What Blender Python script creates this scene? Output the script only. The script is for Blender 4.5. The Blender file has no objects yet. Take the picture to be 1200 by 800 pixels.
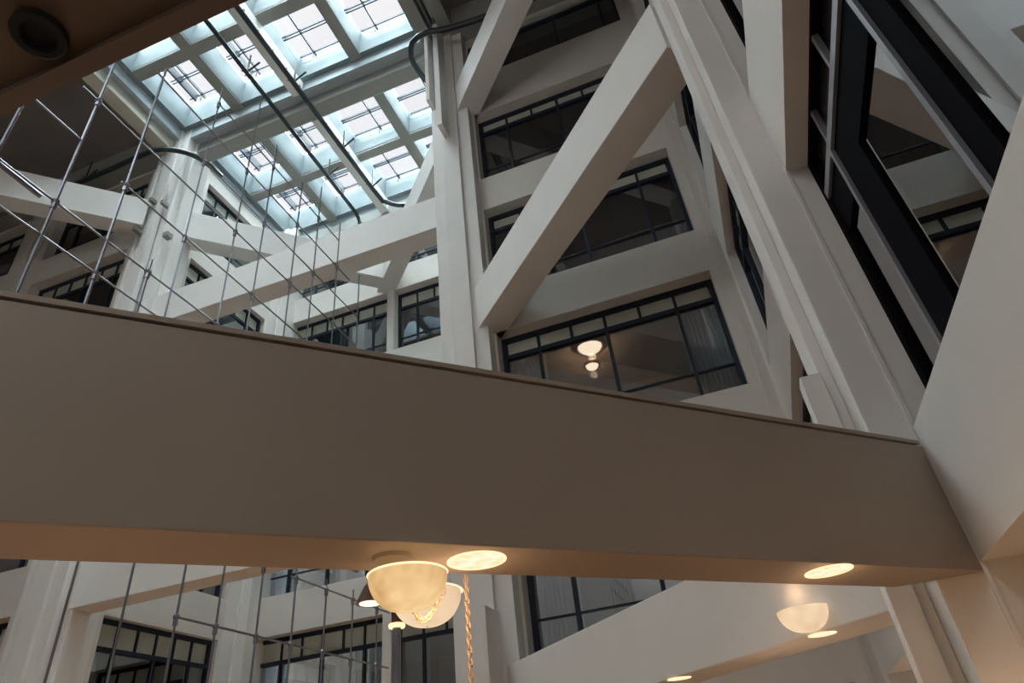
import bpy, math, random
from mathutils import Vector, Matrix
random.seed(7)
# ---------------------------------------------------------------- units: plan grid units -> metres
S = 0.6
EYE = 1.6
FL = -EYE / S                      # floor level in grid units
col = bpy.context.scene.collection
def W(p): return Vector((p[0]*S, p[1]*S, p[2]*S + EYE))

# ---------------------------------------------------------------- materials
MATS = {}
def _new(name):
    m = bpy.data.materials.new(name); m.use_nodes = True
    nt = m.node_tree; nt.nodes.clear()
    out = nt.nodes.new('ShaderNodeOutputMaterial')
    return m, nt, out
def solid(name, c, rough=.6, metal=0., var=.05, scale=3., bump=.0, spec=.5):
    m, nt, out = _new(name)
    b = nt.nodes.new('ShaderNodeBsdfPrincipled'); nt.links.new(b.outputs[0], out.inputs[0])
    b.inputs['Roughness'].default_value = rough; b.inputs['Metallic'].default_value = metal
    b.inputs['Specular IOR Level'].default_value = spec
    tc = nt.nodes.new('ShaderNodeTexCoord'); nz = nt.nodes.new('ShaderNodeTexNoise')
    nz.inputs['Scale'].default_value = scale; nz.inputs['Detail'].default_value = 5
    nt.links.new(tc.outputs['Object'], nz.inputs['Vector'])
    mp = nt.nodes.new('ShaderNodeMapRange'); nt.links.new(nz.outputs['Fac'], mp.inputs['Value'])
    mp.inputs['From Min'].default_value = .3; mp.inputs['From Max'].default_value = .7
    mp.inputs['To Min'].default_value = 1-var; mp.inputs['To Max'].default_value = 1+var
    mx = nt.nodes.new('ShaderNodeVectorMath'); mx.operation = 'SCALE'
    mx.inputs[0].default_value = c[:3]; nt.links.new(mp.outputs[0], mx.inputs['Scale'])
    nt.links.new(mx.outputs[0], b.inputs['Base Color'])
    if bump:
        n2 = nt.nodes.new('ShaderNodeTexNoise'); n2.inputs['Scale'].default_value = 60; n2.inputs['Detail'].default_value = 3
        nt.links.new(tc.outputs['Object'], n2.inputs['Vector'])
        bp = nt.nodes.new('ShaderNodeBump'); bp.inputs['Strength'].default_value = bump; bp.inputs['Distance'].default_value = .004
        nt.links.new(n2.outputs['Fac'], bp.inputs['Height']); nt.links.new(bp.outputs[0], b.inputs['Normal'])
    MATS[name] = m; return m
def glass(name, tint, ior=1.5, boost=0., rough=0.):
    m, nt, out = _new(name)
    t = nt.nodes.new('ShaderNodeBsdfTransparent'); t.inputs[0].default_value = (*tint, 1)
    g = nt.nodes.new('ShaderNodeBsdfGlossy'); g.inputs['Roughness'].default_value = rough
    g.inputs['Color'].default_value = (.95, .97, 1, 1)
    fr = nt.nodes.new('ShaderNodeFresnel'); fr.inputs[0].default_value = ior
    ad = nt.nodes.new('ShaderNodeMath'); ad.operation = 'ADD'; ad.use_clamp = True; ad.inputs[1].default_value = boost
    nt.links.new(fr.outputs[0], ad.inputs[0])
    mx = nt.nodes.new('ShaderNodeMixShader'); nt.links.new(ad.outputs[0], mx.inputs[0])
    nt.links.new(t.outputs[0], mx.inputs[1]); nt.links.new(g.outputs[0], mx.inputs[2])
    nt.links.new(mx.outputs[0], out.inputs[0]); MATS[name] = m; return m
def emit(name, c, s, c2=None, scale=6.):
    m, nt, out = _new(name)
    e = nt.nodes.new('ShaderNodeEmission'); e.inputs[0].default_value = (*c, 1); e.inputs[1].default_value = s
    if c2:
        tc = nt.nodes.new('ShaderNodeTexCoord'); nz = nt.nodes.new('ShaderNodeTexNoise'); nz.inputs['Scale'].default_value = scale
        nt.links.new(tc.outputs['Object'], nz.inputs['Vector'])
        mx = nt.nodes.new('ShaderNodeMix'); mx.data_type = 'RGBA'
        mp = nt.nodes.new('ShaderNodeMapRange'); mp.inputs['From Min'].default_value = .35; mp.inputs['From Max'].default_value = .65
        nt.links.new(nz.outputs['Fac'], mp.inputs['Value']); nt.links.new(mp.outputs[0], mx.inputs['Factor'])
        mx.inputs['A'].default_value = (*c, 1); mx.inputs['B'].default_value = (*c2, 1)
        nt.links.new(mx.outputs['Result'], e.inputs[0])
    nt.links.new(e.outputs[0], out.inputs[0]); MATS[name] = m; return m
def veil(name, c, alpha):
    m, nt, out = _new(name)
    t = nt.nodes.new('ShaderNodeBsdfTransparent'); d = nt.nodes.new('ShaderNodeBsdfDiffuse'); tr = nt.nodes.new('ShaderNodeBsdfTranslucent')
    d.inputs[0].default_value = (*c, 1); tr.inputs[0].default_value = (*c, 1)
    a = nt.nodes.new('ShaderNodeMixShader'); a.inputs[0].default_value = .35
    nt.links.new(d.outputs[0], a.inputs[1]); nt.links.new(tr.outputs[0], a.inputs[2])
    mx = nt.nodes.new('ShaderNodeMixShader'); mx.inputs[0].default_value = alpha
    nt.links.new(t.outputs[0], mx.inputs[1]); nt.links.new(a.outputs[0], mx.inputs[2])
    nt.links.new(mx.outputs[0], out.inputs[0]); MATS[name] = m; return m

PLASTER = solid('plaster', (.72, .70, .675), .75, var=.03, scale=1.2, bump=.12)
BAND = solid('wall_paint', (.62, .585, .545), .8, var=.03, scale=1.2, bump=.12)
BRIDGE = solid('bridge_paint', (.36, .30, .25), .7, var=.03, scale=1.0, bump=.15)
ROOF_SHADE = solid('roof_shade_grey', (.27, .27, .25), .75, var=.03)  # dimness of the shaded roof undersides is put into this darker grey
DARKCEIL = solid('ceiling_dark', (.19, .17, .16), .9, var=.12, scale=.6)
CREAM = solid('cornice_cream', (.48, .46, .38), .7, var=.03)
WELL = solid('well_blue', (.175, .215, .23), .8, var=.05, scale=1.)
FRAME = solid('window_steel', (.018, .026, .040), .6, spec=.2, var=.15, scale=4)
BEAD = solid('window_bead', (.30, .31, .34), .35, metal=.5)
VENT_LIT = solid('vent_pane', (.44, .45, .39), .35, var=.12, scale=2., spec=.8)  # pale tone paints the lit ceiling and reflections seen in plain glass
STEEL = solid('rod_steel', (.22, .24, .28), .35, metal=.7, var=.1)
RAIL = solid('rail_enamel', (.018, .03, .035), .4)
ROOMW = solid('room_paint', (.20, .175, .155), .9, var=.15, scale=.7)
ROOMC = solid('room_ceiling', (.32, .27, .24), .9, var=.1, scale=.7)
WOOD = solid('floor_wood', (.27, .15, .08), .6, var=.2, scale=2.)
BRONZE = solid('bronze', (.12, .07, .045), .4, metal=.3)
GLASS = glass('pane_glass', (.78, .82, .86), 1.5, .18)
GLASSN = glass('pane_glass_near', (.60, .60, .62), 1.6, .38)
SKYGLASS = glass('skylight_glass', (.93, .96, .98), 1.2, 0.)
CURT = veil('sheer_curtain', (.62, .68, .72), .8)
BOWL = emit('bowl_glow', (.66, .36, .14), .85, (1., .68, .34), 6.)
BOWL2 = emit('bowl_glow_soft', (.80, .52, .32), .85, (1., .76, .50), 3.)
RING = emit('lamp_disc', (1., .60, .34), 1.2, (1., .80, .60), 16.)
RIM = emit('lamp_rim', (1., .62, .34), 1.6)
HOT = emit('lamp_hot', (1., .75, .5), 2.2)
GOLD = solid('chain_gold', (.95, .70, .48), .35, metal=.25)

# ---------------------------------------------------------------- mesh builder
class MB:
    def __init__(s): s.v = []; s.f = []
    def add(s, vs, fs):
        n = len(s.v); s.v += [tuple(v) for v in vs]; s.f += [tuple(i+n for i in f) for f in fs]; return s
    def box(s, x0, x1, y0, y1, z0, z1):
        vs = [(x, y, z) for z in (z0, z1) for (x, y) in ((x0, y0), (x1, y0), (x1, y1), (x0, y1))]
        return s.add(vs, [(3,2,1,0), (4,5,6,7), (0,1,5,4), (1,2,6,5), (2,3,7,6), (3,0,4,7)])
    def prism(s, pts, z0, z1):       # vertical prism over a plan polygon (ccw)
        n = len(pts); vs = [(x, y, z0) for x, y in pts] + [(x, y, z1) for x, y in pts]
        fs = [tuple(range(n-1, -1, -1)), tuple(range(n, 2*n))] + [(i, (i+1) % n, n+(i+1) % n, n+i) for i in range(n)]
        return s.add(vs, fs)
    def tube(s, pts, r, n=8, closed=False):
        P = [Vector(p) for p in pts]; rings = []
        for i, p in enumerate(P):
            if closed: d = P[(i+1) % len(P)] - P[i-1]
            else: d = (P[min(i+1, len(P)-1)] - P[max(i-1, 0)])
            d.normalize(); a = d.cross(Vector((0, 0, 1)) if abs(d.z) < .9 else Vector((1, 0, 0))).normalized(); b = d.cross(a)
            rings.append([p + r*(a*math.cos(2*math.pi*k/n) + b*math.sin(2*math.pi*k/n)) for k in range(n)])
        vs = [v for rg in rings for v in rg]; fs = []; m = len(rings)
        for i in range(m if closed else m-1):
            j = (i+1) % m
            for k in range(n): fs.append((i*n+k, i*n+(k+1) % n, j*n+(k+1) % n, j*n+k))
        if not closed: fs += [tuple(range(n-1, -1, -1)), tuple((m-1)*n+k for k in range(n))]
        return s.add(vs, fs)
    def lathe(s, c, prof, n=32, caps=(False, False)):   # prof: (radius, z) list about a vertical axis through c
        vs = []; fs = []; m = len(prof)
        for r, z in prof:
            for k in range(n):
                t = 2*math.pi*k/n; vs.append((c[0]+r*math.cos(t), c[1]+r*math.sin(t), c[2]+z))
        for i in range(m-1):
            for k in range(n): fs.append((i*n+k, i*n+(k+1) % n, (i+1)*n+(k+1) % n, (i+1)*n+k))
        if caps[0]: fs.append(tuple(range(n-1, -1, -1)))
        if caps[1]: fs.append(tuple((m-1)*n+k for k in range(n)))
        return s.add(vs, fs)
    def ball(s, c, r, n=10):
        return s.lathe(c, [(max(r*math.sin(math.pi*i/n), r*.02), -r*math.cos(math.pi*i/n)) for i in range(n+1)], 12, (True, True))
    def build(s, name, mat, parent=None, bevel=0., smooth=False):
        base = W(parent['_o']) if parent is not None and '_o' in parent.keys() else None
        V = [W(v) for v in s.v]
        if parent is not None:
            o = parent; off = Vector((0, 0, 0))
            while o is not None: off += o.location; o = o.parent
            origin = Vector((0, 0, 0))
        else:
            mn = [min(v[i] for v in V) for i in range(3)]; mxx = [max(v[i] for v in V) for i in range(3)]
            origin = Vector(((mn[0]+mxx[0])/2, (mn[1]+mxx[1])/2, mn[2])); off = origin
        me = bpy.data.meshes.new(name); me.from_pydata([v-off for v in V], [], s.f); me.update()
        me.materials.append(mat)
        if smooth:
            for p in me.polygons: p.use_smooth = len(p.vertices) <= 4
        o = bpy.data.objects.new(name, me); col.objects.link(o)
        if parent is not None: o.parent = parent
        else: o.location = origin
        if bevel:
            b = o.modifiers.new('bevel', 'BEVEL'); b.width = bevel; b.segments = 2; b.limit_method = 'ANGLE'
        return o
def tag(o, label, cat, group=None, kind=None):
    o['label'] = label; o['category'] = cat
    if group: o['group'] = group
    if kind: o['kind'] = kind
    return o
def empty(name, p, label, cat, group=None, kind=None):
    o = bpy.data.objects.new(name, None); col.objects.link(o); o.location = W(p); o.empty_display_size = .2
    return tag(o, label, cat, group, kind)

# ---------------------------------------------------------------- levels
L = {k: 8.2 + 6.85*k for k in range(-2, 5)}        # window heads (undersides of the bands)
T = {k: L[k] + 2.03 for k in L}                     # tops of the bands
L[-1] = 1.60; T[-1] = 3.25
ROOF = 37.4
# ---------------------------------------------------------------- windows
wn = [0]; GW = {}
def window(ax, u0, u1, z0, z1, w, nd, label, vents=6, mains=(1, 3, 5), bar=.24, curtains='LR', th=.3, vh=.185):
    """ax 'y': pane in a plane Y=w, u along X. ax 'x': pane in a plane X=w, u along Y. nd = +1/-1 direction of the room."""
    wn[0] += 1
    def B(mb, a, b, c, d, e0=0., e1=th):
        lo, hi = sorted((w+nd*e0, w+nd*e1))
        return mb.box(a, b, lo, hi, c, d) if ax == 'y' else mb.box(lo, hi, a, b, c, d)
    c = ((u0+u1)/2, w, z0) if ax == 'y' else (w, (u0+u1)/2, z0)
    root = empty('window_%d' % wn[0], c, label, 'window', None, 'structure')
    fw = .15; tz = z1 - .2 - (z1-z0)*vh
    m = MB(); B(m, u0, u0+fw, z0, z1); B(m, u1-fw, u1, z0, z1); B(m, u0+fw, u1-fw, z0, z0+.12); B(m, u0+fw, u1-fw, z1-.2, z1)
    B(m, u0+fw, u1-fw, tz-.18, tz)
    m.build('window_frame', FRAME, root)
    dv = [u0+fw + (u1-u0-2*fw)*i/vents for i in range(vents+1)]
    for i in range(1, vents):
        B(MB(), dv[i]-.055, dv[i]+.055, tz, z1-.2, .06, th-.06).build('vent_bar', FRAME, root)
    for i in mains:
        B(MB(), dv[i]-.06, dv[i]+.06, z0+.12, tz-.18, .02, th-.02).build('mullion', FRAME, root)
    zb = z0 + (z1-z0)*bar
    B(MB(), u0+fw, u1-fw, zb, zb+.06, .05, .2).build('glazing_bar', FRAME, root)
    for i in range(vents):
        B(MB(), dv[i]+.055, dv[i+1]-.055, tz, z1-.2, .14, .17).build('vent_pane', VENT_LIT, root)
    B(MB(), u0+fw, u1-fw, z0+.12, tz-.18, .10, .12).build('pane', GLASS, root)
    for sd in curtains:
        wd = (u1-u0)*.17
        a0, a1 = (u0+.15, u0+.15+wd) if sd == 'L' else (u1-.15-wd, u1-.15)
        cm = MB(); n = 60; vs = []; fs = []
        for i in range(n+1):
            t = i/n; uu = a0 + (a1-a0)*t; ww = w + nd*(th+.28 + .09*math.sin(t*math.pi*18) + .03*math.sin(t*61))
            for zz in (z0-.05, z1-.35): vs.append((uu, ww, zz) if ax == 'y' else (ww, uu, zz))
        for i in range(n): fs.append((2*i, 2*i+2, 2*i+3, 2*i+1))
        cm.add(vs, fs)
        o = cm.build('curtain', CURT, None, smooth=True)
        side = {('y', 'L'): 'left', ('y', 'R'): 'right', ('x', 'L'): 'near', ('x', 'R'): 'far'}[(ax, sd)]
        tag(o, 'sheer curtain, %s side, %s' % (side, label), 'curtain', 'sheer curtains behind the windows')
        so = o.modifiers.new('s', 'SOLIDIFY'); so.thickness = .004
    return root

# ---------------------------------------------------------------- facade in the middle (Y = 20)
CX0, CX1 = -6.75, 2.5
cols_c = MB()
WX0, WX1 = -6.5, 1.82
m = MB(); m.box(CX0, WX0, 20, 21, FL, ROOF); m.box(WX1, CX1+.4, 20, 21, FL, ROOF)
for k in (-1, 0, 1, 2): m.box(WX0, WX1, 20, 21, L[k], T[k])
m.box(WX0, WX1, 20, 21, L[3], 31.9); m.box(WX0, WX1, 20, 21, 34.9, ROOF); m.box(WX0, WX1, 20, 21, FL, FL+1.2)
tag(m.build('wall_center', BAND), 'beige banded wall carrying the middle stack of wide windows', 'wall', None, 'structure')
m = MB(); m.box(2.16, 2.26, 19.93, 20, FL, ROOF)
tag(m.build('trim_1', BAND), 'thin raised vertical strip on the middle wall near its right corner', 'trim', None, 'structure')
lab = {-1: 'lowest window of the middle wall behind the slanting beam',
       0: 'wide dark window of the middle wall just below the brown bridge',
       1: 'wide window of the middle wall with a glowing ceiling lamp inside',
       2: 'window of the middle wall crossed by the big slanting white beam',
       3: 'third window up of the middle wall, curtain at its left'}
for k in (-1, 0, 1, 2):
    z0 = T[k]; z1 = L[k+1]; window('y', WX0, WX1, z0, z1, 20.55, 1, lab[k], vh=.125)
GW.clear()
def plainwin(ax, u0, u1, z0, z1, w, nd, label, mull):
    wn[0] += 1
    def B(mb, a, b, c, d, e0=0., e1=.3):
        lo, hi = sorted((w+nd*e0, w+nd*e1))
        return mb.box(a, b, lo, hi, c, d) if ax == 'y' else mb.box(lo, hi, a, b, c, d)
    root = empty('window_%d' % wn[0], ((u0+u1)/2, w, z0) if ax == 'y' else (w, (u0+u1)/2, z0), label, 'window', None, 'structure')
    m = MB(); B(m, u0, u0+.15, z0, z1); B(m, u1-.15, u1, z0, z1); B(m, u0+.15, u1-.15, z0, z0+.14); B(m, u0+.15, u1-.15, z1-.2, z1); m.build('window_frame', FRAME, root)
    for q in mull: B(MB(), q-.07, q+.07, z0+.14, z1-.2, .02, .28).build('mullion', FRAME, root)
    B(MB(), u0+.15, u1-.15, z0+.14, z1-.2, .1, .12).build('pane', GLASS, root)
    return root
plainwin('y', WX0, WX1, 31.9, 34.9, 20.1, 1, 'topmost low dark window of the middle wall under the ceiling', (-4.3, -1.5, 1.0))

# rooms behind the middle wall
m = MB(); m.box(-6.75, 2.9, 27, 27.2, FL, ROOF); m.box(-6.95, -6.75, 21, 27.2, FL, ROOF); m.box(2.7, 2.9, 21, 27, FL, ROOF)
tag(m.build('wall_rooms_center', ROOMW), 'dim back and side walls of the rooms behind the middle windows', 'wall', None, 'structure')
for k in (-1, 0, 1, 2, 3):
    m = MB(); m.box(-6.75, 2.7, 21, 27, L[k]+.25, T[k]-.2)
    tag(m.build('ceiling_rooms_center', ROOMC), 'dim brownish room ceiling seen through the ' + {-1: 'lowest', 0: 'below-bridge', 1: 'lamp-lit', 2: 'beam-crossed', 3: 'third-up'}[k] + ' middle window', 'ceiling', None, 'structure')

# ---------------------------------------------------------------- right wall (X = 2.5)
RX = 2.5
m = MB()
m.box(RX, 3.4, 19.2, 20, FL, ROOF); m.box(RX, 3.4, 10.9, 11.3, FL, ROOF)
for k in (-1, 0, 1, 2, 3): m.box(RX, 3.4, 11.3, 19.2, L[k], T[k])
m.box(RX, 3.4, 11.3, 19.2, L[4]-1.0, ROOF); m.box(RX, 3.4, 11.3, 19.2, FL, FL+1.2)
tag(m.build('wall_right', PLASTER), 'pale banded side wall receding between the grooved column and the middle wall', 'wall', None, 'structure')
rl = {-1: 'lowest side-wall window beyond the grooved column', 0: 'dark side-wall sliver window just above the bridge top', 1: 'side-wall window above the lower white band', 2: 'side-wall window beside the top of the slanting beam', 3: 'highest side-wall window beyond the column'}
for k in (-1, 0, 1, 2, 3):
    window('x', 11.3, 19.2, T[k], L[k+1] if k < 3 else L[4]-1.0, 2.8, 1, rl[k], curtains='R' if k in (0, 1) else '')
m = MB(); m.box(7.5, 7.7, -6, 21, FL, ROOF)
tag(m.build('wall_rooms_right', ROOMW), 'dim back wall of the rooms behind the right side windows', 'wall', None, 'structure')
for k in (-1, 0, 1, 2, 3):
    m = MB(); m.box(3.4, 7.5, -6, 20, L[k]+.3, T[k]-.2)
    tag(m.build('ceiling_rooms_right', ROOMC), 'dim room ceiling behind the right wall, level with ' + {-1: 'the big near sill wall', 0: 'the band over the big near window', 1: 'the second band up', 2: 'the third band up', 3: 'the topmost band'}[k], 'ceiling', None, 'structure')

# near right wall with the huge window
m = MB()
for k in (-1, 0, 1, 2, 3):
    m.box(RX, 3.4, -1.0, 8.9, L[k] if k != -1 else 1.69, T[k] if k != -1 else 3.37)
m.box(RX, 3.4, -4, -1.0, FL, ROOF); m.box(RX, 3.4, -1.0, 8.9, L[4]-1, ROOF)
tag(m.build('wall_right_near', PLASTER), 'large white sill wall and bands of the near right wall around the huge reflecting window', 'wall', None, 'structure')
NFR = solid('near_window_steel', (.006, .006, .008), .85, spec=.03)
def nearwin(z0, z1, label):
    wn[0] += 1
    root = empty('window_%d' % wn[0], (2.85, 4, z0), label, 'window', None, 'structure')
    m = MB(); m.box(2.85, 3.15, 8.72, 8.98, z0, z1); m.box(2.85, 3.15, -1, -.8, z0, z1); m.box(2.85, 3.15, -.8, 8.72, z1-.1, z1); m.box(2.85, 3.15, -.8, 8.72, z0, z0+.35)
    m.build('window_frame', NFR, root)
    tz0, tz1 = z1-1.72, z1-.97
    t = MB().box(2.88, 3.3, -.8, 8.72, tz0, tz1).build('transom', NFR, root)
    MB().box(2.83, 2.88, -.8, 8.72, tz1, tz1+.16).build('bead', BEAD, root)
    for y in (7.7, 5.13, 2.5, 0.):
        if y < 9:
            MB().box(2.88, 3.3, y-.78 if y > 7 else y-.39, y, z0+.35, tz0).build('mullion', NFR, root)
            MB().box(2.83, 2.88, y-.02, y+.07, z0+.35, tz1).build('bead', BEAD, root)
    for y in (7.7, 6.4, 5.13, 3.8, 2.5, 1.2, 0.):
        MB().box(2.85, 2.93, y-.05, y+.03, tz1+.16, z1-.1).build('vent_bar', BEAD, root)
    MB().box(2.98, 3.0, -.8, 8.72, tz1+.1, z1-.1).build('vent_pane', MATS['vent_dark'], root)
    MB().box(2.93, 2.95, -.8, 8.72, z0+.35, tz0).build('pane', GLASSN, root)
    MB().box(3.3, 3.36, 7.2, 8.72, z0+.2, tz0).build('blind', MATS['vent_dark'], root)
    return root
solid('vent_dark', (.03, .03, .036), .25, spec=.7)
nearwin(3.37, 8.2, 'huge near window reflecting the skylight, dark frame with pale beads')
nearwin(T[0], L[1], 'dark near window one storey above the huge reflecting one')
nearwin(T[1], L[2], 'near right window two storeys above the huge one, out at the top edge')
tag(MB().box(3.1, 3.4, -1, 8.9, FL, 1.69).build('wall_right_ground', BRIDGE), 'shadowy brown recessed wall under the big white sill wall at the right edge', 'wall', None, 'structure')
tag(MB().box(2.49, 2.54, 8.86, 8.9, FL, ROOF).build('trim_highlight', PLASTER), 'thin pale strip added as a bright edge highlight between grooved column and near right wall', 'trim', None, 'structure')  # added strip stands in for the highlight along this edge

# ---------------------------------------------------------------- columns
def column(cx, cy, label, ribs, fins, z1=ROOF, studs=()):
    root = empty('column', (cx, cy, FL), label, 'column')
    MB().box(cx-1, cx+1, cy-1, cy+1, FL, z1).build('shaft', PLASTER, root, bevel=.012)
    R = {'S': (cx-.42, cx+.42, cy-1.17, cy-1), 'N': (cx-.42, cx+.42, cy+1, cy+1.17), 'W': (cx-1.17, cx-1, cy-.42, cy+.42), 'E': (cx+1, cx+1.17, cy-.42, cy+.42)}
    for r in ribs: MB().box(*R[r], FL, z1).build('rib', PLASTER, root, bevel=.01)
    for f in fins: MB().box(*f).build('fin', PLASTER, root, bevel=.008)
    for s in studs: MB().box(*s).build('stud', ROOF_SHADE, root)
    return root
column(3.0, 9.9, 'big grooved column on the right where the brown bridge ends', 'W', [(1.55, 1.85, 9.4, 9.75, FL, 4.7)])
column(-7.6, 20.4, 'tall pale column in the middle of the view with long vertical fins', 'S',
       [(-7.87, -7.6, 18.36, 19.3, 26.75, ROOF-1.8), (-8.5, -8.3, 18.6, 19.3, 29.4, ROOF-1.8), (-7.24, -7.13, 18.36, 19.4, FL, 4.66), (-8.3, -8.1, 19.0, 19.4, FL, 2.4)])
column(-26.35, 20.4, 'fluted white column left of centre with small square studs', 'SE',
       [(-26.0, -25.75, 19.0, 19.3, 20., 31.3), (-25.4, -25.2, 19.3, 19.5, FL, ROOF-2), (-27.3, -27.1, 19.25, 19.4, FL, ROOF-2)],
       studs=[(-27.0, -26.72, 18.75, 19.35, 28.4, 28.7), (-25.55, -25.35, 18.85, 19.4, 30.0, 30.25), (-26.5, -26.28, 18.8, 19.3, 30.6, 30.85), (-25.1, -24.75, 19.2, 19.6, 27.5, 27.8)])
column(-25.7, 30.6, 'white corner column at the far left corner of the recess', 'S', [], studs=())

# ---------------------------------------------------------------- recess behind (far wall Y = 30.4, left wall X = -26.05)
FY = 30.4
m = MB(); P = [(-24.9, -17.25), (-16.75, -9.0)]
m.box(-26.9, -24.9, FY, FY+1, FL, ROOF); m.box(-9.0, -6.8, FY, FY+1, FL, ROOF); m.box(-17.25, -16.75, FY, FY+1, FL, ROOF)
for a, b in P:
    for k in (-1, 0, 1, 2, 3): m.box(a, b, FY, FY+1, L[k], T[k])
    m.box(a, b, FY, FY+1, L[4]-.2, ROOF); m.box(a, b, FY, FY+1, FL, FL+1)
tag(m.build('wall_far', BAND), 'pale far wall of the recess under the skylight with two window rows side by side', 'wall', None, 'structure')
side = ['left', 'right']
for i, (a, b) in enumerate(P):
    for k, nm in ((-1, 'ground storey'), (0, 'storey just below the bridge'), (1, 'storey hidden behind the bridge'), (2, 'storey between bridge and skylight'), (3, 'top storey')):
        window('y', a, b, T[k], L[k+1] - (.2 if k == 3 else 0), FY+.6, 1, '%s window of the far recess wall, %s' % (side[i], nm), curtains='LR' if k in (-1, 0) else '')
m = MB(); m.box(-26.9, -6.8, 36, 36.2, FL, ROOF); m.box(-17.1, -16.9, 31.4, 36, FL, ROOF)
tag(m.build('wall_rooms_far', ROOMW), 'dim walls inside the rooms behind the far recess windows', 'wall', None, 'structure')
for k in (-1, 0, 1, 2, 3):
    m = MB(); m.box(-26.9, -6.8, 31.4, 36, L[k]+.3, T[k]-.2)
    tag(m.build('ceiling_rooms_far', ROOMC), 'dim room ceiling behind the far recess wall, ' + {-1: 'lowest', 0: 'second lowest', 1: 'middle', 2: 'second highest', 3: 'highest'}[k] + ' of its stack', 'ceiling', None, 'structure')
# left side of the recess
LX = -26.05
m = MB(); m.box(LX-1, LX, 21.4, 22.2, FL, ROOF); m.box(LX-1, LX, 29.2, FY, FL, ROOF)
for k in (-1, 0, 1, 2): m.box(LX-1, LX, 22.2, 29.2, L[k], T[k])
m.box(LX-1, LX, 22.2, 29.2, L[3], T[3]); m.box(LX-1, LX, 22.2, 29.2, L[4]-.2, ROOF); m.box(LX-1, LX, 22.2, 29.2, FL, FL+1)
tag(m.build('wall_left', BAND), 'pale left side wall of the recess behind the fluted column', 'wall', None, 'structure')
for k, nm in ((-1, 'ground storey'), (0, 'just below the bridge'), (1, 'behind the bridge'), (2, 'above the bridge by the fluted column'), (3, 'under the skylight edge')):
    window('x', 22.2, 29.2, T[k], L[k+1]-(.2 if k == 3 else 0), LX-.35, -1, 'left recess wall window %s' % nm, curtains='LR' if k == 0 else '')
# wall between recess and the middle rooms (seen only in reflections)
m = MB(); m.box(-7.2, -6.95, 21.4, FY, FL, ROOF)
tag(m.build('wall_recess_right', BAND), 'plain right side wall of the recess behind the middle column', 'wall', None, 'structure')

# ---------------------------------------------------------------- far left wall in the plane of the columns
m = MB(); PL = [(-36.1, -28.6), (-46.0, -38.9)]
m.box(-28.6, -27.35, 20, 21, FL, ROOF); m.box(-38.9, -36.1, 20, 21, FL, ROOF); m.box(-38.3, -36.8, 19.75, 20, FL, ROOF)
m.box(-37.9, -37.2, 19.6, 19.75, FL, ROOF)
for a, b in PL:
    for k in (-1, 0, 1, 2, 3): m.box(a, b, 20, 21, L[k], T[k])
    m.box(a, b, 20, 21, L[4]-.2, ROOF); m.box(a, b, 20, 21, FL, FL+1)
m.box(-47, -46, -10, 21, FL, ROOF)
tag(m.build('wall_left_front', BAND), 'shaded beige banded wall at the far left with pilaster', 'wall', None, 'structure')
for i, (a, b) in enumerate(PL):
    for k, nm in ((-1, 'ground storey'), (0, 'just below the bridge'), (1, 'behind the bridge'), (2, 'just above the bridge'), (3, 'top storey')):
        window('y', a, b, T[k], L[k+1]-(.2 if k == 3 else 0), 20.6, 1, '%s %s' % (['far left wall window by the fluted column,', 'leftmost wall window past the pilaster,'][i], nm), curtains='')
m = MB(); m.box(-46, -27.1, 26, 26.2, FL, ROOF); m.box(-37.6, -37.4, 21, 26, FL, ROOF); m.box(-27.2, -27.05, 21.5, 31, FL, ROOF)
tag(m.build('wall_rooms_left', ROOMW), 'dim walls inside the rooms behind the far left windows', 'wall', None, 'structure')
for k in (-1, 0, 1, 2, 3):
    m = MB(); m.box(-46, -27.2, 21, 26, L[k]+.3, T[k]-.2)
    tag(m.build('ceiling_rooms_left', ROOMC), 'dim room ceiling behind the far left wall, ' + {-1: 'lowest', 0: 'second lowest', 1: 'middle', 2: 'second highest', 3: 'highest'}[k] + ' of its stack', 'ceiling', None, 'structure')

# ---------------------------------------------------------------- beams
def xbeam(x0, x1, y0, y1, z0, z1, label, name='beam'):
    return tag(MB().box(x0, x1, y0, y1, z0, z1).build(name, ROOF_SHADE if name == 'roof_beam' else PLASTER, bevel=.012), label, 'beam')
xbeam(-25.35, -8.6, 19.9, 20.95, 21.75, 23.75, 'long level white beam joining fluted left column to middle column, above the bridge')
xbeam(-25.35, -8.6, 19.9, 20.95, L[0]-.3, T[0]-.2, 'level white beam between the two columns, peeking out below the bridge')
def dbeam(p, q, sgn, c0, c1, z0, z1, label, cap=False):
    """45 degree beam; sgn +1: x+y=c, sgn -1: x-y=c; p,q = x range along the centre line"""
    def pt(x, c): return (x, c-x) if sgn > 0 else (x, x-c)
    d = (c1-c0)/2
    def sh(x, s): return x + s*d/2
    # end cuts perpendicular to the beam
    if sgn > 0: pts = [(p-d/2, c0-(p-d/2)), (q-d/2, c0-(q-d/2)), (q+d/2, c1-(q+d/2)), (p+d/2, c1-(p+d/2))]
    else: pts = [(p-d/2, p-d/2-c0), (q-d/2, q-d/2-c0), (q+d/2, q+d/2-c1), (p+d/2, p+d/2-c1)]
    return pts
def isccw(p): return sum(p[i][0]*p[(i+1) % len(p)][1]-p[(i+1) % len(p)][0]*p[i][1] for i in range(len(p))) > 0
def diag(p, q, sgn, c0, c1, z0, z1, label):
    pts = dbeam(p, q, sgn, c0, c1, z0, z1, label)
    if not isccw(pts): pts = pts[::-1]
    return tag(MB().prism(pts, z0, z1).build('diagonal_beam', PLASTER, bevel=.012), label, 'beam')
diag(-7.2, 2.2, 1, 12.38, 14.0, 15.05, 17.1, 'big slanting white beam from the middle column up to the grooved right column')
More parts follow.
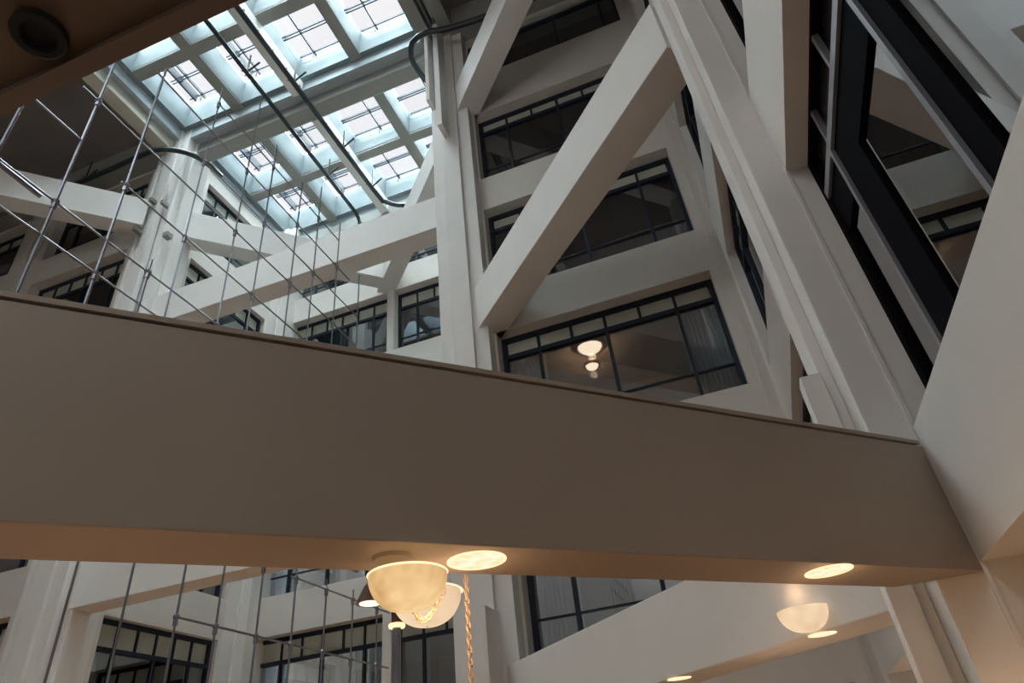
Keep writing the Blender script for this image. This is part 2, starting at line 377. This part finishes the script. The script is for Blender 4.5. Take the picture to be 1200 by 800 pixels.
diag(-7.3, 2.2, 1, 12.2, 13.8, L[3], T[3], 'slanting white beam at the top centre running up out of the view')
dlow = diag(-7.2, 2.2, 1, 12.4, 14.0, 1.62, 3.16, 'broad white slanting beam under the bridge with a bowl sconce on it')
diag(-17.45, -8.2, 1, 12.2, 13.8, L[3], T[3], 'right arm of the V of beams in the recess, meeting the middle column')
diag(-25.8, -17.1, -1, -47.3, -45.7, L[3], T[3], 'left arm of the V of beams in the recess, starting at the fluted column')
diag(-37.5, -26.9, -1, -47.0, -45.4, L[3], T[3], 'bright white beam at the far left running into the fluted column')

# the bridge
br = empty('bridge', (-2, 4.6, 1.58), 'massive brown bridge beam crossing the whole view with round downlights', 'bridge')
c0, c1 = -7.32, -6.35
def bp(x, c): return (x, x-c)
pts = [bp(-11, c1), bp(2.5, c1), (2.5, 8.9), bp(2.5-.97+.35, c0), bp(-11, c0)]
pts = [(-8, -8-c1), (2.485, 2.485-c1), (2.485, 8.89), (8.89+c0, 8.89), (-8, -8-c0)]
if not isccw(pts): pts = pts[::-1]
MB().prism(pts, 1.58, 3.10).build('deck', BRIDGE, br, bevel=.006)
def strip(ca, cb, z0, z1, nm, mt, xe=2.47):
    p = [(-8, -8-cb), (min(xe, 8.88+cb), min(xe, 8.88+cb)-cb), (min(xe, 8.88+ca), min(xe, 8.88+ca)-ca), (-8, -8-ca)]
    if not isccw(p): p = p[::-1]
    return MB().prism(p, z0, z1).build(nm, mt, br)
strip(-7.25, -6.40, 3.10, 3.118, 'shadow_gap', FRAME)
strip(-7.32, -6.33, 3.118, 3.165, 'coping', BRIDGE)

# ---------------------------------------------------------------- roof and skylight
def ring(x0, x1, y0, y1, X0, X1, Y0, Y1, z0, z1, name, mat, parent):   # inner rect, outer rect
    m = MB(); m.box(X0, x0, Y0, Y1, z0, z1); m.box(x1, X1, Y0, Y1, z0, z1); m.box(x0, x1, Y0, y0, z0, z1); m.box(x0, x1, y1, Y1, z0, z1)
    return m.build(name, mat, parent)
bx = [(-25.65, -22.1), (-21.4, -17.87), (-17.2, -13.65), (-12.95, -9.4)]
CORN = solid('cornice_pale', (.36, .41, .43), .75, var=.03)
GZ = 39.5
def bay(rows, ya, yb, label, tilt=0):
    sk = empty('skylight', (-17.5, (ya+yb)/2, 35.6), label, 'skylight')
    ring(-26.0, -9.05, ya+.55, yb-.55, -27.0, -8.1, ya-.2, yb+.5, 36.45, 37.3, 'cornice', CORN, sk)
    x0, x1 = -25.95, -9.1; yy0, yy1 = ya+.55, yb-.55
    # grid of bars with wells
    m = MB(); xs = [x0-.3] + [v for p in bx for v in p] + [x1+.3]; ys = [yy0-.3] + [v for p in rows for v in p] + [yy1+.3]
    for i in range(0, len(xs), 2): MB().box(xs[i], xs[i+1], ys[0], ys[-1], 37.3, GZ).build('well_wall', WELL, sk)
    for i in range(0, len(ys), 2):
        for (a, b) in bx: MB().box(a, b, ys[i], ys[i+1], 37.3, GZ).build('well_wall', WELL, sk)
    m = MB()
    for i in range(2, len(xs)-2, 2): m.box(xs[i], xs[i+1], yy0, yy1, 37.2, 37.4)
    for i in range(2, len(ys)-2, 2):
        for j in range(0, len(xs), 2):
            a = xs[j-1] if j else x0; m.box(max(a, x0), min(xs[j], x1), ys[i], ys[i+1], 37.2, 37.4)
    m.build('grid_bar', ROOF_SHADE, sk)
    n = 0
    for (a, b) in bx:
        gz = 38.75 if a > -18 else GZ
        for (c, d) in rows:
            n += 1
            MB().box(a, b, c, d, gz, gz+.04).build('pane', SKYGLASS, sk)
            g = MB(); y1 = c+(d-c)*.45; y2 = c+(d-c)*.86; xm = a+(b-a)*(.62 if n % 3 else .36)
            for yv in (y1, y1+.17): g.box(a+.1, b, yv, yv+.06, gz-.16, gz)
            g.box(a+.35, b, y2, y2+.06, gz-.16, gz); g.box(xm, xm+.07, c, d-.2, gz-.22, gz)
            if a < -18: g.box(a+.9, a+1.0, c, y2, gz-.7, gz); g.box(a+.9, xm, y1, y1+.06, gz-.7, gz-.6)
            g.box(xm, xm+.045, y2, y2+.045, gz-.8, gz-.16)
            g.build('glazing_bar', FRAME, sk)
    return sk
bay([(7.05, 10.6), (11.25, 14.8), (15.5, 19.1)], 6.0, 19.97, 'large near bay of the gridded skylight with deep pale blue wells')
bay([(22.0, 25.45), (26.1, 29.8)], 20.95, 30.7, 'far bay of the gridded skylight behind the cream roof beam')
# roof beams under the skylight (beam soffit at 35.6)
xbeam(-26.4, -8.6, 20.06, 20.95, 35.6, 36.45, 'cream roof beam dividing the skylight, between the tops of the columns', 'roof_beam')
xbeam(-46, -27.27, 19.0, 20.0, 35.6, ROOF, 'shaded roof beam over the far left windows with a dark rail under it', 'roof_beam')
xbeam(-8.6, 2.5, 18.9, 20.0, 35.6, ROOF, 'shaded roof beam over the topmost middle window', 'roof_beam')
m = MB().box(-27.27, -26.4, -10, 31.4, 35.6, 36.4)
tag(m.build('roof_beam', CREAM, bevel=.01), 'cream edge beam along the left side of the skylight', 'beam')
m = MB().box(-8.9, -8.2, -10, 19.1, 35.6, 36.4); m.box(-7.6, -6.9, -10, 18.9, 35.6, ROOF)
tag(m.build('roof_beam', ROOF_SHADE, bevel=.01), 'grey double edge beam along the right side of the skylight', 'beam')
m = MB().box(-26.4, -8.6, 29.9, 31.4, 35.6, 36.4)
tag(m.build('roof_beam', ROOF_SHADE, bevel=.01), 'pale edge beam along the far end of the skylight', 'beam')
for (ya, yb, t) in ((7.0, 19.3, 'near'), (21.2, 29.9, 'far')):
    bm = empty('track_beam', (-17.25, (ya+yb)/2, 35.6), 'bright cream track beam with bolts down the middle of the %s skylight bay' % t, 'beam')
    MB().box(-17.55, -16.95, ya, yb, 35.9, 37.0).build('channel', PLASTER, bm, bevel=.008)
    y = ya+.6
    while y < yb:
        MB().box(-17.0, -16.95+.14, y, y+.12, 36.1, 36.2).build('bolt', BEAD, bm); y += 1.25
# ceilings
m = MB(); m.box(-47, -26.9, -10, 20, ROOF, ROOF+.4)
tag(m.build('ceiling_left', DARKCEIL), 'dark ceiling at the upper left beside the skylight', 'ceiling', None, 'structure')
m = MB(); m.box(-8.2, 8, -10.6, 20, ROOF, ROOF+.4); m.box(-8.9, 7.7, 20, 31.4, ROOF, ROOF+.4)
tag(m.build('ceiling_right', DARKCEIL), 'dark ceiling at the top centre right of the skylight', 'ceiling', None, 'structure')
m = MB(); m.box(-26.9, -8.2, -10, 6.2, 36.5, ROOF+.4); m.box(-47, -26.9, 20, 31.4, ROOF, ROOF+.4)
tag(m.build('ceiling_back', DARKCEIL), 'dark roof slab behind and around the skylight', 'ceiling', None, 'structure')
# near soffit overhead
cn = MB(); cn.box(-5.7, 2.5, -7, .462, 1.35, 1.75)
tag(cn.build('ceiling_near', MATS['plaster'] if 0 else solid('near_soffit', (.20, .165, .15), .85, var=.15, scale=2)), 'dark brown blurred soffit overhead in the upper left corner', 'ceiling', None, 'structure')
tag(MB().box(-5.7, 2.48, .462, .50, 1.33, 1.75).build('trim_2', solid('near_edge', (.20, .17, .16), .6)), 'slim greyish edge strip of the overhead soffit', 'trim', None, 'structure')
sp = empty('ceiling_speaker', (-1.03, .41, 1.35), 'round dark fitting set in the overhead soffit', 'fitting')
MB().lathe((-1.02, .40, 1.33), [(.046, .02), (.046, 0), (.034, 0), (.03, .012)], 32, (True, True)).build('grille', FRAME, sp, smooth=False)
MB().lathe((-1.02, .40, 1.332), [(.05, .018), (.05, 0), (.046, -.002), (.046, .018)], 32).build('rim', solid('fit_rim', (.015, .017, .02), .6), sp)
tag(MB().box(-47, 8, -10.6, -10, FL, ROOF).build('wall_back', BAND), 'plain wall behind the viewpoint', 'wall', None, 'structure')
# floor
tag(MB().box(-47, 8, -10.6, 37, FL-.3, FL).build('floor', WOOD), 'warm brown wooden floor of the atrium far below', 'floor', None, 'structure')

# ---------------------------------------------------------------- monorail pipes under the skylight
def pipe(pts, r, label, hang=()):
    # smooth the polyline
    P = [Vector(p) for p in pts]; out = []
    for i in range(len(P)-1):
        p0 = P[max(i-1, 0)]; p1 = P[i]; p2 = P[i+1]; p3 = P[min(i+2, len(P)-1)]
        n = max(2, min(16, int((p2-p1).length*3)))
        for k in range(n):
            t = k/n; out.append(.5*((2*p1) + (p2-p0)*t + (2*p0-5*p1+4*p2-p3)*t*t + (3*p1-p0-3*p2+p3)*t**3))
    out.append(P[-1])
    root = empty('monorail', out[0], label, 'rail')
    MB().tube(out, r, 10).build('rail', RAIL, root, smooth=True)
    for h in hang:
        m = MB(); x, y, z = h
        m.tube([(x, y, z), (x, y, z+1.7)], .05, 6); m.tube([(x, y, z+.1), (x+.65, y+.1, z+.75)], .06, 6); m.tube([(x, y, z+.1), (x-.5, y+.1, z+.7)], .06, 6)
        m.build('hanger', RAIL, root)
    return root
ZR = 34.0
pipe([(-17.9, 6, ZR), (-17.95, 15, ZR), (-18.1, 26.5, ZR), (-18.15, 27.6, ZR), (-18.2, 28.1, ZR-.3), (-18.2, 28.2, ZR-1.2)], .13, 'left of two straight dark rails hung below the skylight', [(-17.98, 16, ZR), (-18.05, 24, ZR)])
pipe([(-16.1, 6, ZR), (-16.05, 15, ZR), (-16.0, 26.2, ZR), (-15.8, 27.4, ZR), (-15.2, 28.1, ZR), (-14.4, 28.4, ZR)], .15, 'right of two straight dark rails hung below the skylight', [(-16.04, 10, ZR), (-16.04, 17.5, ZR), (-16.0, 22.5, ZR), (-16, 26, ZR)])
pipe([(-45, 17.9, ZR), (-36, 18.0, ZR), (-29.5, 18.0, ZR), (-27.1, 17.95, ZR), (-25.7, 18.1, ZR), (-24.6, 18.9, ZR), (-24.1, 19.9, ZR), (-24, 21.2, ZR)], .16, 'dark rail curving round the top of the fluted left column', [(-31.5, 18, ZR), (-36, 18, ZR)])
pipe([(2, 18.3, ZR), (-3.4, 18.3, ZR), (-6.6, 18.1, ZR), (-8.0, 17.8, ZR), (-8.9, 18.0, ZR), (-9.35, 18.7, ZR), (-9.4, 19.6, ZR), (-9.1, 21.0, ZR), (-8.9, 22.2, ZR)], .16, 'dark rail curving round the top of the middle column', [(-3.6, 18.3, ZR), (-1.2, 18.3, ZR)])

# ---------------------------------------------------------------- steel rod lattice (plane X = -6) standing on the floor
lat = empty('rod_lattice', (-6, 6, FL), 'open lattice of thin steel rods and clamps rising behind the bridge on the left', 'lattice')
NX = -6.0
def clamp(c, up, r=.045):
    m = MB(); m.ball(c, r, 6); m.tube([(c[0], c[1], c[2]-.10), c], r*.75, 6); m.build('clamp', STEEL, up)
upr = [.422, .538, .652, .757, .822, .965, 1.062, 1.20, 1.30, 1.422, 1.56]
top = [1.21, 1.62, 1.57, 1.02, 1.72, 1.88, 1.75, 1.72, 1.80, 1.74, 1.60]
hz = [.90, .985, 1.145, 1.29, 1.41, 1.53, 1.65]
ext = [(.40, 1.6), (.35, 1.6), (.64, 1.56), (.50, 1.56), (.80, 1.56), (.63, 1.5), (.82, 1.42)]
for i, r in enumerate(upr):
    uo = MB().tube([(NX, -NX*r, 3.37), (NX, -NX*r, -NX*top[i])], .019 if i < 4 else .013, 6).build('upright', STEEL, lat)
    for j, h in enumerate(hz):
        if h < top[i] and ext[j][0] <= r+.01 <= ext[j][1] and (i+j) % 2 == 0: clamp((NX, -NX*r, -NX*h), uo, .045 if i < 4 else .036)
for (a, b), h in zip(ext, hz):
    MB().tube([(NX, -NX*a, -NX*h), (NX, -NX*b, -NX*h)], .014, 6).build('cross_rod', STEEL, lat)
MB().tube([(NX, -NX*.422, 3.37), (NX, -NX*1.62, 3.37)], .02, 6).build('cross_rod', STEEL, lat)
MB().tube([(NX, -NX*.20, -NX*1.165), (NX, -NX*.540, -NX*1.160)], .016, 6).build('cross_rod', STEEL, lat)
MB().tube([(NX-.1, -NX*.2, -NX*1.0), (NX-.1, -NX*.52, -NX*.99)], .03, 6).build('cross_rod', STEEL, lat)
NX = -6.6
for r in [.78, .887, 1.005, 1.109, 1.23, 1.35, 1.477, 1.603, 1.73]:
    uo = MB().tube([(NX, -NX*r, FL), (NX, -NX*r, 3.37)], .015, 6).build('upright', STEEL, lat)
    for h in ((.338, .485) if r > 1.2 else (.338,)):
        if r >= 1.0: clamp((NX, -NX*r, -NX*h), uo, .04)
for (h, a, b) in ((.338, 1.0, 1.80), (.485, 1.33, 1.80)):
    MB().tube([(NX, -NX*a, -NX*h), (NX, -NX*b, -NX*h)], .015, 6).build('cross_rod', STEEL, lat)

# ---------------------------------------------------------------- lamps
def disc_light(c, r, label, z):
    root = empty('downlight', (c[0], c[1], z), label, 'downlight')
    MB().lathe((c[0], c[1], z-.008), [(r*1.05, .008), (r*1.05, 0), (r*.97, 0), (r*.97, .008)], 40).build('trim_ring', RIM, root)
    MB().lathe((c[0], c[1], z-.004), [(r*.97, .003), (r*.97, 0)], 40, (True, True)).build('reflector', RING, root)
    return root
disc_light((-1.937, 4.88), .225, 'glowing round downlight in the bridge underside beside the bowl lamps', 1.58)
disc_light((.80, 7.46), .225, 'glowing round downlight in the bridge underside near its right end', 1.58)
disc_light((.86, 11.75), .20, 'small glowing disc under the slanting beam below the bowl sconce', 1.62)
disc_light((-1.7, 14.35), .22, 'downlight at the bottom edge under the slanting white beam', 1.62)
def light(p, e, c=(1., .62, .34), r=.12, name='point_light', parent=None):
    l = bpy.data.lights.new(name, 'POINT'); l.energy = e; l.color = c; l.shadow_soft_size = r
    o = bpy.data.objects.new(name, l); col.objects.link(o); o.location = W(p); return o
def bowl(c, R, H, mat, root, nm='bowl', n=16):
    prof = [(R*math.sin(math.pi/2*(i/n))**.85, -H*math.cos(math.pi/2*(i/n))) for i in range(n+1)]
    prof = [(max(a, .003), b) for a, b in prof]
    prof += [(R*.96, .0)] + [(R*.955*math.sin(math.pi/2*(1-i/n))**.85 if i < n else .003, -H*.95*math.cos(math.pi/2*(1-i/n))) for i in range(1, n+1)]
    return MB().lathe(c, prof, 40).build(nm, mat, root, smooth=True)
b1 = (-2.285, 4.385, 1.415)
r1 = empty('bowl_lamp', (-2.36, 4.56, 1.1), 'glowing amber glass bowl lamp on a round canopy under the bridge, upper of two', 'lamp', 'amber bowl lamps under the bridge')
q1 = bowl(b1, .285, .25, BOWL, r1)
MB().lathe((-2.42, 4.40, 1.50), [(.05, 0), (.14, .05), (.15, .08)], 28, (True, True)).build('canopy', BRIDGE, r1)
MB().tube([(-2.42, 4.40, 1.52), (-2.30, 4.39, 1.2)], .018, 8).build('stem', BRONZE, r1)
MB().lathe((b1[0], b1[1], b1[2]), [(.285, .0), (.295, .008), (.285, .016), (.27, .008)], 40).build('rim', RIM, q1)
b2 = (-2.465, 5.056, 1.45)
r2 = empty('bowl_lamp', b2, 'amber glass bowl lamp with a draped chain, lower of two under the bridge', 'lamp', 'amber bowl lamps under the bridge')
q2 = bowl(b2, .28, .25, BOWL2, r2)
MB().lathe((b2[0], b2[1], b2[2]), [(.29, 0), (.30, .008), (.29, .016), (.275, .008)], 40).build('rim', RIM, q2)
MB().tube([(b2[0], b2[1], b2[2]-.25), (b2[0], b2[1], 1.58)], .012, 6).build('stem', BRONZE, r2)
def chain(pts, label, mat=GOLD, r=.022, step=.045, par=None):
    root = par or empty('chain', pts[0], label, 'chain')
    P = [Vector(p) for p in pts]; seg = []; acc = 0
    for i in range(len(P)-1):
        d = (P[i+1]-P[i]); n = max(1, int(d.length/step))
        for k in range(n): seg.append((P[i]+d*(k/n), d.normalized()))
    m = MB()
    for i, (p, d) in enumerate(seg):
        a = d.cross(Vector((0, 1, 0)) if abs(d.y) < .9 else Vector((1, 0, 0))).normalized(); b = d.cross(a)
        s = a if i % 2 else b
        m.tube([p + d*(.036*math.cos(t)) + s*(.018*math.sin(t)) for t in [2*math.pi*k/10 for k in range(10)]], .0065, 5, closed=True)
    o = m.build('chain' if par else 'links', mat, root, smooth=True); return root
cd = (-2.16, 5.17)
chain([(cd[0], cd[1], 1.58), (cd[0], cd[1], FL+.02)], 'long gilt chain hanging down from the bridge edge beside the bowls')
bc = [(b2[0]-.07+.34*t, b2[1]-.20+.0*t - .06*math.sin(math.pi*t), b2[2]-.02-.235*math.sin(math.pi*t)) for t in [i/14 for i in range(15)]]
chain(bc, '', step=.04, par=r2)
# small cone pendant
pc = (-2.80, 4.74)
rc = empty('cone_lamp', (pc[0], pc[1], 1.25), 'small brown cone lamp with a bright disc, left of the bowl lamps', 'lamp')
MB().lathe((pc[0], pc[1], 1.375), [(.115, 0), (.05, .13), (.02, .17), (.02, .205)], 28, (False, True)).build('shade', BRONZE, rc)
MB().lathe((pc[0], pc[1], 1.373), [(.085, .004), (.085, 0)], 28, (True, True)).build('bulb_disc', HOT, rc)
# post lamp standing on the floor
pl = (-4.33, 8.0)
rp = empty('post_lamp', (pl[0], pl[1], FL), 'slim grey post with a glowing ring at its top, below the bowls', 'lamp')
MB().lathe((pl[0], pl[1], FL), [(.25, 0), (.25, .06), (.06, .1), (.055, 4.62)], 20, (True, True)).build('post', STEEL, rp)
MB().lathe((pl[0], pl[1], FL+4.62), [(.10, 0), (.11, .03), (.10, .05)], 24, (True, True)).build('ring', RIM, rp)
MB().lathe((pl[0], pl[1], FL+4.67), [(.07, 0), (.07, .16)], 24, (True, True)).build('cap', BRONZE, rp)
# bowl sconce on the low slanting beam
sc = (.68, 11.50, 1.96)
rs = empty('bowl_sconce', sc, 'pale glowing half bowl sconce on the white slanting beam at lower right', 'sconce')
bowl(sc, .38, .32, BOWL2, rs)
MB().tube([(sc[0], sc[1], sc[2]-.1), (sc[0]+.18, sc[1]+.18, sc[2]-.1)], .04, 8).build('arm', BRONZE, rs)
# room lamp in the lit window, and an added glow for its reflection
for (p, R, t) in (((-3.44, 23.0, 15.0), .50, 'round glowing ceiling lamp inside the lit middle window'), ((-3.73, 24.5, 15.04), .28, 'smaller glow added for the reflection of the ceiling lamp in the same lit room')):
    rr = empty('ceiling_lamp_glow', p, t, 'lamp')
    MB().lathe((p[0], p[1], p[2]), [(R*1.25, .29), (R*1.3, .2), (R*1.1, .16), (R*1.1, .29)], 32).build('ring', BRONZE, rr)
    MB().lathe((p[0], p[1], p[2]), [(.004, .0), (R*.5, .02), (R*.85, .09), (R, .2), (R, .29)], 32).build('shade', HOT, rr, smooth=True)
    light((p[0], p[1], p[2]-.25), 26 if R > .3 else 4, r=.1)
# amber lamp in the leftmost window
ra = empty('room_lamp', (-40.9, 22.0, 36.0), 'small amber lamp glowing in the leftmost high window', 'lamp')
MB().ball((-40.7, 21.8, 36.3), .12, 8).build('globe', RIM, ra)
MB().tube([(-40.7, 21.8, 36.3), (-40.7, 21.8, 37.2)], .03, 6).build('stem', BRONZE, ra)

# ---------------------------------------------------------------- light
light((-2.3, 4.7, 1.20), 3.0, r=.12)
light((-1.95, 4.9, 1.35), 1.2, r=.12)
light((.80, 7.46, 1.35), 2.0, r=.12)
light((.55, 11.6, 2.25), .8, r=.1)
light((2.30, 8.25, -.15), 4.5, r=.08)                    # uplight at the foot of the grooved column
for (x, y, e) in ((-4, 3, 60), (-12, 10, 90), (0, 12, 60), (-18, 18, 110), (-14, 25, 90), (-32, 14, 110), (-3, 17, 60), (1.2, 5, 30)):
    light((x, y, .2 if y > 6 else -.6), e*.20, (1., .64, .40), r=.4)   # unseen warm point lights added below the view, with no lamps modelled
for (x, y, z, e) in ((-5, -7, 17, 400), (-18, -7, 20, 360)):
    light((x, y, z), e, (.96, .97, 1.), r=.9)   # unseen white fill lights added behind the viewpoint to lift the dim walls
def sun(rot, e, ang, c):
    l = bpy.data.lights.new('sun', 'SUN'); l.energy = e; l.angle = math.radians(ang); l.color = c
    o = bpy.data.objects.new('sun', l); col.objects.link(o); o.rotation_euler = [math.radians(a) for a in rot]; o.location = (0, 0, 40)
    return o
sun((-8, -30, 0), 72.0, 140, (.85, .96, .965))
w = bpy.data.worlds.new('world'); bpy.context.scene.world = w; w.use_nodes = True
nt = w.node_tree; nt.nodes.clear()
out = nt.nodes.new('ShaderNodeOutputWorld'); bg = nt.nodes.new('ShaderNodeBackground')
tc = nt.nodes.new('ShaderNodeTexCoord'); sx = nt.nodes.new('ShaderNodeSeparateXYZ'); nt.links.new(tc.outputs['Generated'], sx.inputs[0])
rp_ = nt.nodes.new('ShaderNodeValToRGB'); nt.links.new(sx.outputs['Z'], rp_.inputs[0])
cr = rp_.color_ramp; cr.elements[0].position = 0.; cr.elements[0].color = (.10, .07, .05, 1)
cr.elements[1].position = .06; cr.elements[1].color = (.62, .62, .66, 1)
e = cr.elements.new(.5); e.color = (.80, .80, .83, 1); e = cr.elements.new(.9); e.color = (.90, .84, .83, 1)
nz = nt.nodes.new('ShaderNodeTexNoise'); nz.inputs['Scale'].default_value = 5; nt.links.new(tc.outputs['Generated'], nz.inputs['Vector'])
mr = nt.nodes.new('ShaderNodeMapRange'); mr.inputs['To Min'].default_value = .92; mr.inputs['To Max'].default_value = 1.18; nt.links.new(nz.outputs['Fac'], mr.inputs['Value'])
nt.links.new(rp_.outputs[0], bg.inputs[0]); nt.links.new(mr.outputs[0], bg.inputs[1]); nt.links.new(bg.outputs[0], out.inputs[0])

# ---------------------------------------------------------------- camera
F = 772.669; a, b, c = [math.radians(v) for v in (-16.43107, 34.71703, -6.72129)]
f = Vector((math.sin(a)*math.cos(b), math.cos(a)*math.cos(b), math.sin(b)))
r = Vector((math.cos(a), -math.sin(a), 0)); u = r.cross(f)
r, u = r*math.cos(c)+u*math.sin(c), -r*math.sin(c)+u*math.cos(c)
cam = bpy.data.cameras.new('camera'); co = bpy.data.objects.new('camera', cam); col.objects.link(co)
cam.sensor_width = 36; cam.lens = F/1200*36; cam.clip_start = .02; cam.clip_end = 500
M = Matrix((( r.x, u.x, -f.x, 0), (r.y, u.y, -f.y, 0), (r.z, u.z, -f.z, EYE), (0, 0, 0, 1)))
co.matrix_world = M
sc_ = bpy.context.scene; sc_.camera = co
sc_.view_settings.view_transform = 'Standard'; sc_.view_settings.look = 'None'; sc_.view_settings.gamma = 1; sc_.view_settings.exposure = 0.14
sc_.view_settings.use_curve_mapping = False
cy = sc_.cycles; cy.use_denoising = True; cy.max_bounces = 8; cy.diffuse_bounces = 5; cy.glossy_bounces = 4; cy.transparent_max_bounces = 16
cy.caustics_reflective = False; cy.caustics_refractive = False; cy.sample_clamp_indirect = 10
